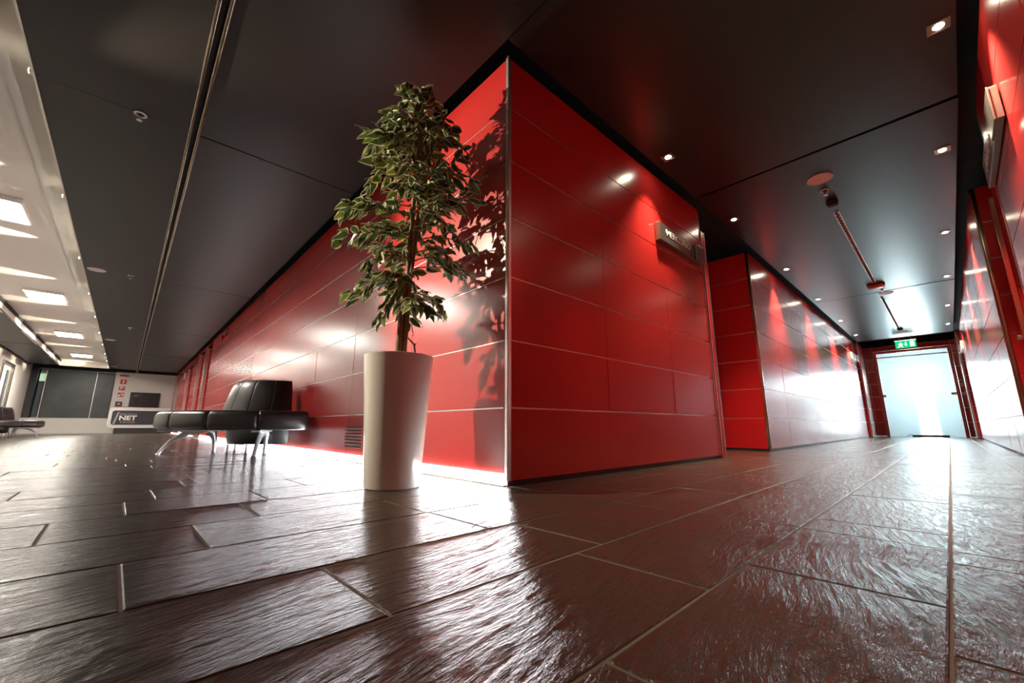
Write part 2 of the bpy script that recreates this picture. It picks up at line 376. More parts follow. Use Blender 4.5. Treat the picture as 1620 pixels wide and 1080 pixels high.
# corridor left block 2
Y2, YE = 4.40, 13.35
wb = struct('wall_left', MB().box((-JD, Y2+JD, .03), (-.10, YE-.01, H)).box((-.09, Y2+JD, .03), (-.53, Y2+.08, H)), 'alu', 'C')
panels(wb, (0, 0), (0, 1), (1, 0), [Y2+.03]+steps(Y2+1.0, YE, 1.0))
panels(wb, (0, Y2), (-1, 0), (0, -1), [.03, .52], mat='red2', tilt=0)
MB().box((-.014, Y2+.014, 0), (-.06, YE-.02, .029)).box((-.05, Y2+.014, 0), (-.52, Y2+.06, .029)).build('plinth', 'plinth', wb)
trim_L(wb, 0, Y2, -1, 1, 'brass', wd=.03)
# pilaster and end wall
YP, YW = 13.45, 14.75
pl = struct('wall_pilaster_left', MB().box((-.30, YP+JD, .03), (.055, YW-.02, H)), 'alu', 'C')
panels(pl, (-.30, YP), (1, 0), (0, -1), [0, .345], mat='red', tilt=0)
panels(pl, (.066, YP), (0, 1), (1, 0), [.015, .6, YW-YP-.015], mat='red')
trim_L(pl, .066, YP, -1, 1, wd=.014)
pr = struct('wall_pilaster_right', MB().box((1.985, YP+JD, .03), (2.34, YW-.02, H)), 'alu', 'C')
panels(pr, (1.985, YP), (1, 0), (0, -1), [.012, .35], tilt=0)
panels(pr, (1.974, YP), (0, 1), (-1, 0), [.015, .6, YW-YP-.015])
trim_L(pr, 1.974, YP, 1, 1, wd=.014)
DX0, DX1, DT = .33, 1.80, 2.40
we = struct('wall_end', MB().box((.03, YW+JD, .03), (DX0-.08, YW+.12, H)).box((DX1+.08, YW+JD, .03), (2.02, YW+.12, H)).box((DX0-.08, YW+JD, DT+.08), (DX1+.08, YW+.12, H)), 'alu', 'C')
panels(we, (.07, YW), (1, 0), (0, -1), [0, DX0-.08-.07], tilt=0); panels(we, (DX1+.08, YW), (1, 0), (0, -1), [0, 1.97-DX1-.08], tilt=0)
panels(we, (DX0-.08, YW), (1, 0), (0, -1), [0, DX1-DX0+.16], [DT+.08, H], tilt=0)
# end glass door
d1 = struct('door_1', MB().quad((DX0-.01, YW+.03, .012), (DX1+.01, YW+.03, .012), (DX1+.01, YW+.03, DT), (DX0-.01, YW+.03, DT)), 'frost', 'C')
fr = MB()
for x0, x1 in ((DX0-.075, DX0-.005), (DX1+.005, DX1+.075)): fr.box((x0, YW-.02, 0), (x1, YW+.08, DT+.07), .004)
fr.box((DX0-.005, YW-.02, DT), (DX1+.005, YW+.08, DT+.07), .004); fr.build('door_frame', 'red2', d1)
wf = MB()
for x0 in (DX0-.046, DX1+.034, ): wf.box((x0, YW-.026, 0), (x0+.012, YW-.019, DT+.03))
wf.box((DX0-.034, YW-.026, DT+.018), (DX1+.034, YW-.019, DT+.03)); wf.build('frame_bead', 'signwhite', d1)
MB().box((DX0, YW+.02, 2.27), (DX1, YW+.028, 2.30), .002).build('top_rail', 'signwhite', d1)
MB().box((DX0, YW-.01, 1.13), (DX0+.06, YW+.06, 1.19), .004).build('hinge_fitting', 'steel', d1)
MB().box((DX1-.10, YW-.03, 1.13), (DX1, YW+.06, 1.19), .004).build('lock_fitting', 'steel', d1)
# lobby behind the glass, with the window that lights it and an added glow column below
lb = MB().box((-.1, YW+1.9, 0), (2.3, YW+2.0, 2.8)).box((-.12, YW+.13, 0), (-.08, YW+2, 2.8)).box((2.28, YW+.13, 0), (2.32, YW+2, 2.8)).box((-.1, YW+.13, 2.72), (2.3, YW+2, 2.8))
lob = struct('wall_lobby', lb, 'lobby', 'C')
struct('floor_lobby', MB().box((-.1, YW-.1, -.05), (2.3, YW+2, -.006)), 'gloss', 'C')
win = struct('window_1', MB().box((.72, YW+1.50, 1.42), (1.52, YW+1.52, 2.02)), 'window', 'C')
MB().box((.66, YW+1.49, 1.36), (.72, YW+1.9, 2.08)).box((1.52, YW+1.49, 1.36), (1.58, YW+1.9, 2.08)).box((.72, YW+1.49, 1.36), (1.52, YW+1.9, 1.42)).box((.72, YW+1.49, 2.02), (1.52, YW+1.9, 2.08)).build('window_frame', 'signwhite', win)
glowcol = struct('added_glow_column', MB().box((.93, YW+1.51, .06), (1.34, YW+1.53, 1.355)), 'glowm', 'C')  # added glowing panel, stands in for reflected light and brightens the lower walls
MB().box((.89, YW+1.50, .0), (.93, YW+1.9, 1.355)).box((1.34, YW+1.50, 0), (1.38, YW+1.9, 1.355)).build('window_frame', 'signwhite', glowcol)  # side strips of the added glow panel, not a real window frame
# right wall
RX = 2.04
wr = struct('wall_right', MB().box((RX+JD, -4.7, .03), (RX+.10, 2.80, H)).box((RX+JD, 2.72, .03), (RX+.60, 2.80, H)), 'alu')
panels(wr, (RX, 0), (0, 1), (-1, 0), [-4.7, -3.75, -2.8, -1.87, -.93, 0, .94, 1.87, 2.80])
MB().box((RX+.014, -4.7, 0), (RX+.06, 2.79, .029)).build('plinth', 'plinth', wr)
MB().box((RX-.004, 2.797, .03), (RX+.012, 2.806, H), .001).build('edge_trim', 'alu', wr, True)
Y3 = 4.37
wq = struct('wall_right_far', MB().box((RX+JD, Y3+JD, .03), (RX+.10, YE-.01, H)).box((RX+JD, Y3+JD, .03), (RX+.58, Y3+.06, H)), 'alu', 'C')
panels(wq, (RX, 0), (0, 1), (-1, 0), [Y3+.03]+steps(Y3+1.0, YE, 1.0))
panels(wq, (RX, Y3), (1, 0), (0, -1), [.03, .58], mat='red2', tilt=0)
MB().box((RX+.014, Y3+.014, 0), (RX+.06, YE-.02, .029)).build('plinth', 'plinth', wq)
trim_L(wq, RX, Y3, 1, 1, 'brass', wd=.03)
d3 = struct('door_3', MB().box((RX+.16, 2.98, .01), (RX+.20, 4.06, 2.30), .003), 'red2', 'C')
MB().box((RX+.09, 4.12, 0), (RX+.20, 4.36, 2.38), .002).build('frame_lining', 'red2', d3)
MB().box((RX+.075, 4.085, 0), (RX+.11, 4.12, 2.38), .003).build('door_frame', 'brass', d3)
MB().box((RX+.14, 2.86, 2.38), (RX+.24, 4.37, H)).build('overpanel', 'red2', d3)
MB().box((RX+.13, 2.88, 0), (RX+.22, 2.96, 2.38), .003).build('door_jamb', 'brass', d3)
panels(d3, (RX+.11, 4.10), (1, 0), (0, -1), [0, .05], mat='red2', tilt=0)
MB().box((RX+.04, 4.05, 1.03), (RX+.07, 4.085, 1.075), .003).box((RX+.05, 4.06, 1.04), (RX+.16, 4.08, 1.06), .003).build('handle', 'steel', d3, True)
# closing walls of the hall
wlw = struct('wall_left_hall', MB().box((-23.4, -4.62, 0), (-20.0, -4.5, H)).box((-18.2, -4.62, 0), (2.1, -4.5, H)).box((-20.0, -4.62, 2.33), (-18.2, -4.5, H)), 'white')
d8 = struct('door_8', MB().box((-19.9, -4.58, .01), (-18.3, -4.54, 2.25), .003), 'white')
MB().box((-20.0, -4.62, 0), (-19.88, -4.47, 2.33), .004).box((-18.32, -4.62, 0), (-18.2, -4.47, 2.33), .004).box((-19.88, -4.62, 2.25), (-18.32, -4.47, 2.33), .004).build('door_frame', 'steel', d8)
MB().box((-19.75, -4.535, .15), (-19.3, -4.53, 2.1)).build('door_pane', 'bluegrey', d8)
MB().box((-18.55, -4.50, 1.0), (-18.5, -4.53, 1.2), .004).build('handle', 'rubber', d8)
# far wall x = -23.3
wfar = struct('wall_far', MB().box((-23.42, -2.05, .0), (-23.3, .1, H)).box((-23.42, -4.6, .0), (-23.3, -2.05, .62)).box((-23.8, -4.6, .62), (-23.75, -2.05, H)).box((-23.8, -4.6, .60), (-23.4, -2.0, .62)), 'white')
struct('trim_1', MB().box((-23.42, -4.60, .62), (-23.30, -4.30, H), .004), 'counterd')
b1 = tag(MB().box((-23.40, -4.06, .625), (-23.34, -2.63, 2.54), .004).build('slate_board', 'slab'), 'wide dark slate board standing on the low white wall at the far end', 'wall board')
MB().box((-23.40, -4.075, .625), (-23.335, -4.06, 2.55)).box((-23.40, -4.06, 2.54), (-23.335, -2.63, 2.55)).build('edging', 'alu', b1)
b2 = tag(MB().box((-23.36, -2.61, .625), (-23.30, -2.07, 2.56), .004).build('slate_board', 'slab'), 'narrow dark slate board beside the white wall with the red fire plates', 'wall board')
MB().box((-23.36, -2.625, .625), (-23.295, -2.61, 2.57)).box((-23.36, -2.61, 2.56), (-23.295, -2.07, 2.57)).build('edging', 'alu', b2)
w2 = struct('window_2', MB().box((-23.70, -4.30, .66), (-23.69, -4.06, 2.1)), 'bluegrey')
MB().box((-23.70, -4.30, 2.1), (-23.69, -4.06, 2.4)).build('transom_pane', 'winlit', w2)
MB().box((-23.72, -4.32, .62), (-23.66, -4.28, 2.6)).box((-23.72, -4.08, .62), (-23.66, -4.05, 2.6)).build('window_frame', 'black', w2)
struct('wall_rear', MB().box((-23.4, -4.9, 0), (2.2, -4.63, 3.1)), 'white')

# ---------------------------------------------------------------- ceilings
cv = MB().box((-.8, 14.6, H+.14), (2.9, 15.2, H+.2)).box((-.5, 14.85, H+.001), (2.6, 15.0, H+.15)).box((-23.35, -4.5, H+.001), (-23.5, .1, H+.15)).box((.1, -4.7, H+.1), (2.9, -2.2, H+.2)).box((-23.8, -2.28, H+.14), (2.9, .6, H+.2)).box((-.8, .6, H+.14), (2.9, 14.9, H+.2)).box((-23.8, -4.7, H+.14), (2.9, -3.62, H+.2))
ceiling = struct('ceiling', cv, 'black')
def cpan(x0, x1, y0, y1, frame='W', name='panel', mat='ceilh'):
    o = MB().box((x0+.003, y0+.003, H), (x1-.003, y1-.003, H+.03)).build(name, mat, None, False, frame)
    mw = o.matrix_world.copy(); o.parent = ceiling; o.matrix_parent_inverse = Matrix.Identity(4)
    a, b = random.gauss(0, .0012), random.gauss(0, .0012)
    c = Vector(((x0+x1)/2, (y0+y1)/2, H))
    o.matrix_local = mw @ Matrix.Translation(c) @ Matrix.Rotation(a, 4, 'X') @ Matrix.Rotation(b, 4, 'Y') @ Matrix.Translation(-c)
XJ = [2.03, -2.25, -6.95, -11.65, -16.35, -21.9]
for a, b in zip(XJ, XJ[1:]):
    cpan(b, a, -2.25, -1.425)
    cpan(b, a, -1.355, -.085 if a < 2 else -.085)
    cpan(b, a, -4.42, -3.65)
cpan(.085, 1.955, -.085, 2.555, mat='ceil')
CY = [2.565, 7.95, 13.35]
for a, b in zip(CY, CY[1:]): cpan(.085, 1.955, a, b, 'C', mat='ceil')
# slot rail in the hall ceiling
sl = thing('slot_rail', 'long twin strip rail sunk into the dark hall ceiling', 'rail', (-10, -1.39, H))
for dy in (-.027, .027):
    MB().box((-13.2, dy-.010, -.006), (11.9, dy+.010, .03), .003).build('strip', 'brass', sl, True)
MB().box((-13.2, -.035, .02), (11.9, .035, .04)).build('slot_back', 'black', sl)
# white raised ceiling
rc = struct('ceiling_white', MB().box((-21.9, -3.66, 2.83), (.1, -2.2, 2.9)).box((-21.9, -2.46, 2.79), (.1, -2.2, 2.83)).box((-21.9, -3.69, H+.0), (.1, -3.65, 2.83)).box((-21.9, -2.25, H+.035), (.1, -2.22, 2.83)).box((-21.95, -3.66, H-.01), (-21.88, -2.24, 2.83)).box((.05, -3.66, H), (.1, -2.24, 2.83)), 'ceilw')
struct('trim_2', MB().box((-21.9, -2.258, H-.004), (.1, -2.246, H+.045)), 'alu')
struct('trim_3', MB().box((-21.9, -3.654, H-.004), (.1, -3.646, H+.03)), 'plinth')

# ---------------------------------------------------------------- lamps
def light_panel(x, label):
    t = thing('ceiling_light', label, 'ceiling light', (x, -2.95, 2.83), 0, 'square light boxes on the white ceiling')
    MB().box((-.36, -.27, -.055), (.36, .27, 0), .006).build('housing', 'ceilw', t)
    MB().box((-.335, -.245, -.060), (.335, .245, -.0535)).build('diffuser', 'panelm', t)
    return t
for x, lab in ((-5.62, 'first square light box on the white ceiling, cut by the picture edge'), (-10.2, 'second light box on the white ceiling counted from the camera'),
               (-14.9, 'third light box on the white ceiling counted from the camera'), (-19.6, 'farthest light box on the white ceiling, near the slate boards')):
    light_panel(x, lab)
ORD = ['first', 'second', 'third', 'fourth', 'fifth', 'sixth', 'seventh', 'eighth', 'ninth', 'tenth']
for k, x in enumerate([-2.3, -4.4, -6.6, -8.8, -11.0, -13.15, -15.3, -17.45, -19.6, -21.7]):
    t = thing('clip_lamp', '%s tiny clip lamp from the camera, on the edge of the white ceiling' % ORD[k], 'lamp', (x, -2.262, H+.03), 0, 'clip lamps along the ceiling edge')
    MB().box((-.02, -.018, -.01), (.02, 0, .02), .003).build('body', 'alu', t)
    MB().box((-.014, -.022, -.005), (.014, -.018, .015)).build('lens', 'tray', t)
    spot('beam', t, (0, -.035, .02), CLIP, (1, .88, .66), 34, .9, .01, (0, -1, .09))
# added spot without a fixture, lights the tree and throws its wall shadow
spot('added_tree_spot', None, (-2.2, -2.40, 2.50), KEY, (1, .84, .62), 62, .6, .015, Vector((-.25, -.3, 1.45))-Vector((-2.2, -2.40, 2.50)))
# downlights
def downlight():
    t = thing('downlight', '', 'downlight', (0, 0, H), 0, 'recessed corridor downlights')
    f = MB()
    for a, b in (((-.05, -.05), (.05, -.04)), ((-.05, .04), (.05, .05)), ((-.05, -.04), (-.04, .04)), ((.04, -.04), (.05, .04))):
        f.box((a[0], a[1], -.004), (b[0], b[1], .004))
    f.build('frame', 'steel', t)
    MB().box((-.04, -.04, -.0015), (.04, .04, .002)).build('reflector', 'steel', t)
    MB().lathe([(0, -.006), (.022, -.005), (.026, -.001)], n=20).build('lens', 'lens', t, True)
    return t
dl = None
YL = [1.70, 3.31, 5.52, 7.69, 10.0, 12.15]
for side, x in (('left', .20), ('right', 1.865)):
    for k, y in enumerate(YL):
        lab = '%s small downlight from the camera in the ceiling row along the %s corridor wall' % (ORD[k], side)
        fr_ = 'C'
        if dl is None:
            dl = downlight(); dl['label'] = lab; dl.matrix_world = FR[fr_] @ Matrix.Translation((x, y, H)); r = dl
        else: r = dup(dl, (x, y, H), lab, 0, fr_)
        spot('downlight_beam', r, (0, 0, -.02), DOWN, SPOTC, 80, 1.0, .03)
# LED strip at the foot of the hall wall
ls = tag(MB().box((-12.0, -.012, .010), (-.012, .004, .062)).build('led_strip', 'ledm'), 'bright white light strip along the foot of the long red wall', 'light strip')
MB().box((-12.0, -.018, .0), (-.012, .004, .0095)).build('channel', 'alu', ls)
tag(MB().box((-20.9, -.010, .010), (-13.6, .004, .030)).build('led_strip', 'ledm'), 'bright light strip at the foot of the red wall beyond the door recesses', 'light strip')
# ---------------------------------------------------------------- ceiling devices
def speaker(x, y, label, r=.105, frame='W'):
    t = thing('ceiling_speaker', label, 'ceiling speaker', (x, y, H), 0, None, frame)
    MB().lathe([(r, 0), (r, -.006), (r*.93, -.010), (r*.86, -.006), (r*.86, -.002)], n=36).build('rim', 'disc', t, True)
    MB().lathe([(r*.86, -.004), (0, -.007)], n=36).build('grille', 'disc', t, True)
    MB().lathe([(.006, -.006), (0, -.010)], n=10).build('screw', 'rubber', t)
    return t
speaker(1.045, 3.07, 'large round white ceiling speaker nearest in the corridor'); speaker(1.12, 8.10, 'round ceiling speaker at the end of the first zigzag track', .1, 'C'); speaker(1.07, 12.45, 'farthest round ceiling speaker, just before the green exit plate', .1, 'C')
speaker(-6.93, -2.11, 'round ceiling speaker nearest in the dark hall ceiling', .105); speaker(-13.92, -2.08, 'second round speaker in the hall ceiling', .105); speaker(-21.0, -2.1, 'tiny far round speaker in the hall ceiling by the slate boards', .105)
def sprinkler(x, y, label, frame='W'):
    t = thing('sprinkler', label, 'sprinkler', (x, y, H), 0, None, frame)
    MB().lathe([(.036, 0), (.040, -.004), (.036, -.009), (.028, -.009), (.026, 0)], n=24).build('escutcheon', 'cast', t, True)
    MB().lathe([(.026, -.001), (0, -.002)], n=16).tube([(0, 0, 0), (0, 0, -.03)], .007, 8).build('socket', 'rubber', t)
    MB().tube([(-.008, 0, -.02), (-.016, 0, -.035), (-.004, 0, -.05)], .003, 6).tube([(.008, 0, -.02), (.016, 0, -.035), (.004, 0, -.05)], .003, 6).build('yoke', 'cast', t, True)
    MB().lathe([(0, -.05), (.016, -.05), (.018, -.054), (0, -.055)], n=12).build('deflector', 'cast', t)
    return t
sprinkler(-2.26, -1.715, 'chrome sprinkler on the panel joint beside the long slot rail'); sprinkler(-6.92, -1.73, 'small sprinkler in the hall ceiling near a round speaker'); sprinkler(-11.65, -1.70, 'distant sprinkler on a joint of the hall ceiling')
sprinkler(1.035, 3.35, 'chrome sprinkler between the near corridor speaker and the black detector'); sprinkler(1.09, 7.75, 'sprinkler beside the red alarm disc in the corridor ceiling', 'C')
def detector(x, y, label, frame='W', mat='rubber'):
    t = thing('smoke_detector', label, 'smoke detector', (x, y, H), 0, None, frame)
    MB().lathe([(.052, 0), (.054, -.022), (.048, -.026)], n=8).build('base', mat, t)
    MB().lathe([(.048, -.024), (.044, -.050), (.030, -.056), (0, -.057)], n=24).build('head', mat, t, True)
    return t
detector(1.04, 3.66, 'black round detector at the near end of the zigzag ceiling track'); detector(1.06, 11.95, 'small black detector at the far end of the corridor tracks', 'C')
t = thing('alarm_disc', 'red round alarm sounder on the corridor ceiling between both tracks', 'alarm', (1.045, 7.42, H), 0, None, 'C')
MB().lathe([(.11, 0), (.115, -.02), (.10, -.05), (.06, -.06), (0, -.06)], n=32).build('sounder', 'bell', t, True); MB().lathe([(.118, 0), (.118, -.008), (.11, -.012)], n=32).build('base', 'rubber', t)
def track(y0, y1, label):
    t = thing('ceiling_track', label, 'track', (1.04, (y0+y1)/2, H), 0, None, 'C'); h = (y1-y0)/2
    for s in (-1, 1): MB().box((s*.022-.003, -h, -.008), (s*.022+.003, h, 0)).build('rail', 'alu', t)
    MB().box((-.019, -h, -.003), (.019, h, 0)).build('bed', 'disc', t)
    n = int((y1-y0)/.05); z = MB(); pts = [(-.013 if k % 2 else .013, -h+k*2*h/n, -.007) for k in range(n+1)]
    z.tube(pts, .0065, 4).build('zigzag_cable', 'rubber', t)
track(3.93, 7.25, 'near zigzag ceiling track running from the black detector to the red alarm'); track(8.32, 11.85, 'far zigzag ceiling track running towards the green exit plate')

# ---------------------------------------------------------------- signs
def text_mesh(name, s, size, mat, ext=.002, shear=0, bold=0, sx=1):
    c = bpy.data.curves.new(name, 'FONT'); c.body = s; c.size = size; c.extrude = ext; c.shear = shear; c.align_x = 'CENTER'; c.align_y = 'CENTER'; c.offset = bold; c.resolution_u = 3
    o = bpy.data.objects.new(name, c); COL.objects.link(o)
    dg = bpy.context.evaluated_depsgraph_get(); me = bpy.data.meshes.new_from_object(o.evaluated_get(dg)); bpy.data.objects.remove(o)
    me.materials.clear(); me.materials.append(M[mat]); me.transform(Matrix.Diagonal((sx, 1, 1, 1))); return me
def put_text(name, s, size, mat, parent, loc, rot, **k):
    o = link(name, text_mesh(name, s, size, mat, **k), parent); o.location = loc; o.rotation_euler = rot; return o
RX_P = (PI/2, 0, PI/2)       # faces +x
RX_N = (PI/2, 0, -PI/2)      # faces -x
t = thing('door_sign', 'brushed steel door plate reading MERCURIO on the red corner block', 'sign', (0, 2.24, 2.02))
MB().box((.004, -.46, -.085), (.05, .46, .085), .003).build('plate', 'plate', t)
MB().box((.0, -.40, -.06), (.006, .40, .06)).build('bracket', 'rubber', t)
MB().box((.05, .255, -.088), (.068, .462, .088), .004).build('slider', 'plate', t)
put_text('lettering', 'MERCURIO', .088, 'letter', t, (.0515, -.09, .012), RX_P, sx=1.15, bold=.001)
t = thing('door_sign', 'steel door plate with slanted lettering high on the right red wall', 'sign', (RX, 2.30, 2.06))
MB().box((-.036, -.50, -.10), (-.004, .50, .10), .003).build('plate', 'plate', t)
MB().box((-.006, -.42, -.07), (0, .42, .07)).build('bracket', 'rubber', t)
MB().box((-.046, -.505, -.103), (-.036, -.24, .103), .003).build('slider', 'plate', t)
put_text('lettering', 'Nettuno', .105, 'letter', t, (-.0375, .12, .0), RX_N, sx=1.25, shear=.35, bold=.002)
for x, s, lab in ((0, 1, 'small pale door plate near the far end of the left corridor wall'), (RX, -1, 'small pale door plate near the far end of the right corridor wall')):
    t = thing('door_sign', lab, 'sign', (x, 12.75, 2.13), 0, None, 'C')
    MB().box((s*.004, -.46, -.085), (s*.05, .46, .085), .003).build('plate', 'alu', t)
    MB().box((s*.05, .25, -.088), (s*.068, .46, .088), .004).build('slider', 'alu', t)
    MB().box((0, -.4, -.06), (s*.006, .4, .06)).build('bracket', 'rubber', t)
# exit sign
t = thing('exit_sign', 'green lit running man exit plate hanging before the glass door', 'exit sign', (1.06, 13.2, 2.40), 0, None, 'C')
MB().box((-.20, -.012, -.09), (.20, .012, .09), .003).build('plate', 'green', t)
MB().box((-.21, -.03, .10), (.21, .03, .13), .004).build('housing', 'alu', t)
for q in (-.12, .12): MB().tube([(q, 0, .12), (q, 0, .235)], .006, 8).build('hanger', 'alu', t)
m = MB()
m.tube([(-.09, -.016, .055), (-.09, -.016, .054)], .018, 10)
m.prism([(-.115, .03), (-.085, .035), (-.075, -.01), (-.11, -.015)], -.016, -.013).prism([(-.085, .03), (-.045, .005), (-.05, -.008), (-.09, .015)], -.016, -.013)
m.prism([(-.11, .03), (-.145, .0), (-.135, -.01), (-.10, .015)], -.016, -.013).prism([(-.10, -.01), (-.07, -.035), (-.05, -.07), (-.065, -.075), (-.09, -.04), (-.115, -.015)], -.016, -.013)
m.prism([(-.11, -.01), (-.125, -.05), (-.165, -.06), (-.16, -.07), (-.115, -.062), (-.09, -.02)], -.016, -.013)
m.prism([(-.006, .055), (.014, .055), (.014, -.005), (.034, -.005), (.004, -.045), (-.026, -.005), (-.006, -.005)], -.016, -.013)
m.prism([(.085, .065), (.165, .065), (.165, -.065), (.085, -.065)], -.016, -.013)
m.build('pictogram', 'exitw', t)
# devices at the far end of the right wall
t = thing('wall_sounder', 'round pinkish sounder high up beside the far right door plate', 'alarm', (1.93, YW-.002, 2.42), 0, None, 'C')
MB().lathe([(0, .05), (.06, .05), (.075, .03), (.075, 0)], n=24).build('dome', 'disc', t, True)
for ch in t.children: ch.rotation_euler = (PI/2, 0, 0)
t = thing('call_point', 'small white keypad on the red wall right of the glass door', 'keypad', (1.93, YW, 1.42), 0, None, 'C')
MB().box((-.035, -.03, -.09), (.035, 0, .09), .006).build('case', 'gloss', t); MB().box((-.022, -.034, .02), (.022, -.029, .07)).build('window', 'rubber', t)
t = thing('door_button', 'white door release button below the keypad beside the glass door', 'switch', (1.94, YW, 1.15), 0, None, 'C')
MB().box((-.04, -.025, -.04), (.04, 0, .04), .008).build('case', 'gloss', t); MB().box((-.015, -.03, -.015), (.015, -.024, .015), .003).build('button', 'signred', t)
# draught stopper
t = thing('draught_stopper', 'dark fabric draught roll lying at the foot of the glass door', 'draught roll', (1.15, YW-.12, .031), 0, None, 'C')
MB().tube([(-.36, 0, 0), (-.35, 0, 0), (.35, 0, 0), (.36, 0, 0)], [.018, .028, .028, .018], 12).build('roll', 'rubber', t, True)
MB().tube([(-.36, 0, .005), (-.40, .0, .05), (-.43, -.01, .03), (-.47, -.02, -.02)], .007, 8).build('loop', 'rubber', t, True)
# wall vent
t = thing('wall_vent', 'black slotted ventilation grille low in the long red wall', 'vent', (-2.02, -.0005, .125))
for k in range(7): MB().box((-.175, -.002, .0+k*.0275), (.175, .001, .014+k*.0275), .0008).build('slot', 'black', t)

# ---------------------------------------------------------------- far end: counter, fire plates, screen
t = thing('reception_counter', 'white rounded reception counter with dark front reading MEETING NET TOWER', 'counter', (-22.0, -1.03, 0))
def rrect(w, h, r, n=6):
    return [(cx*(w-r)+r*math.cos(a), cy*(h-r)+r*math.sin(a)) for cx, cy, a0 in ((1, 1, 0), (-1, 1, PI/2), (-1, -1, PI), (1, -1, 1.5*PI)) for a in [a0+PI/2*k/n for k in range(n+1)]]
MB().prism([(u, v+.635) for u, v in rrect(.99, .415, .17)], -.60, 0, 'x').build('body', 'gloss', t, True)
MB().prism([(u, v+.64) for u, v in rrect(.88, .29, .09)], -.01, .012, 'x').build('front_panel', 'counterd', t)
MB().box((-.55, -.75, 0), (-.05, .72, .225)).build('kick', 'plinth', t)
MB().prism([(-.83, .37), (-.76, .37), (-.66, .88), (-.73, .84)], .012, .018, 'x').build('slash_mark', 'letterd', t)
put_text('lettering_top', 'MEETING', .125, 'letterd', t, (.014, -.38, .77), RX_P, sx=1.05)
put_text('lettering_main', 'NET', .25, 'letter', t, (.014, -.39, .62), RX_P, sx=1.15, bold=.008)
put_text('lettering_base', 'TOWER', .125, 'letterd', t, (.014, -.38, .45), RX_P, sx=1.1)
t = thing('wall_screen', 'black two part wall panel above the reception counter', 'wall panel', (-23.3, -.97, 1.45))
MB().box((0, -.50, -.32), (.05, -.16, .32), .003).build('small_panel', 'screen', t); MB().box((0, -.145, -.32), (.05, .51, .32), .003).build('large_panel', 'screen', t)
m = MB()
for a, b in (((-.37, .12), (-.35, .22)), ((-.25, .12), (-.23, .22)), ((-.37, .20), (-.23, .22)), ((-.37, .14), (-.23, .16))): m.box((.05, a[0], a[1]), (.054, b[0], b[1]))
m.build('monitor_mark', 'letterd', t)
FP = [(-1.77, 2.48, .30, .07, 'flat red strip plate, topmost on the white wall by the slate boards', 'signred', None),
      (-1.77, 2.21, .20, .20, 'red fire plate with white extinguisher symbol', 'signred', [(-.03, -.07, .03, .05), (-.012, .05, .02, .08)]),
      (-1.78, 1.92, .20, .17, 'red fire plate with white hose lines, third from the top', 'signred', [(-.07, .01, .03, .06), (-.07, -.05, -.02, -.01), (.02, -.01, .05, .03)]),
      (-1.78, 1.64, .21, .19, 'red fire plate with white hand symbol, fourth from the top', 'signred', [(-.09, -.07, -.02, .02), (.0, -.02, .03, .07), (.05, -.06, .09, .05)]),
      (-1.79, 1.24, .22, .20, 'black framed alarm box, lowest of the red fire plates', 'screen', [(-.055, -.05, .055, .05)])]
for y, z, wd, ht, lab, mt, marks in FP:
    t = thing('fire_sign' if mt == 'signred' else 'alarm_box', lab, 'sign' if mt == 'signred' else 'alarm', (-23.3, y, z))
    MB().box((0, -wd/2, -ht/2), (.012 if mt == 'signred' else .05, wd/2, ht/2), .002).build('plate', mt, t)
    if marks:
        m = MB()
        for a, b, c, d in marks: m.box((.012 if mt == 'signred' else .05, a, b), (.015 if mt == 'signred' else .053, c, d))
        m.build('symbol', 'signwhite' if mt == 'signred' else 'signred', t)
        if mt != 'signred': MB().box((.053, -.03, -.015), (.056, .03, .02)).build('glass', 'signwhite', t)
t = thing('wall_sign', 'small pale square plate on the red wall between the far recesses', 'sign', (-18.65, -.0, 2.2))
MB().box((-.12, -.05, -.12), (.12, 0, .12), .004).build('plate', 'alu', t); MB().box((-.09, -.054, -.09), (.09, -.049, .09)).build('inlay', 'letterd', t)

# ---------------------------------------------------------------- benches
def sweep(prof_fn, a0, a1, n, inset=.06):
    """sweep a closed (r,z) section around z from a0 to a1; ends close in to a soft rounded edge"""
    mb = MB(); rings = []
    us = [0, .012, .035] + [.08+.84*k/n for k in range(n+1)] + [.965, .988, 1]
    for u in us:
        e = min(u, 1-u); f = 1 if e >= .08 else 1-inset*(1-math.sqrt(max(0, 1-(1-e/.08)**2)))
        a = a0+(a1-a0)*u; prof = prof_fn(); cr = sum(p[0] for p in prof)/len(prof); cz = sum(p[1] for p in prof)/len(prof)
        rings.append([mb.bm.verts.new(((cr+(r-cr)*f)*math.cos(a), (cr+(r-cr)*f)*math.sin(a), cz+(z-cz)*f)) for r, z in prof])
    n_ = len(rings[0])
    for A, B in zip(rings, rings[1:]):
        for k in range(n_): mb.bm.faces.new((A[k], A[(k+1) % n_], B[(k+1) % n_], B[k]))
    mb.bm.faces.new(rings[0][::-1]); mb.bm.faces.new(rings[-1]); return mb
def seat_prof(r0=.52, r1=1.2, z0=.265, z1=.458):
    c = [((r1+r0)/2+u, (z0+z1)/2+v) for u, v in rrect((r1-r0)/2, (z1-z0)/2, .062, 4)]
    return [(r, z + .012*math.sin(PI*(r-r0)/(r1-r0)) * (1 if z > .37 else 0)) for r, z in c]
def back_prof():
    o = [(.605, .43), (.597, .50), (.57, .62), (.537, .74), (.512, .80), (.485, .832), (.450, .838), (.425, .82), (.415, .78), (.43, .62), (.46, .50), (.47, .43)]
    return o
def skirt_prof(): return [(.54, .29), (.535, .20), (.52, .13), (.505, .10), (.48, .10), (.47, .13), (.47, .29)]
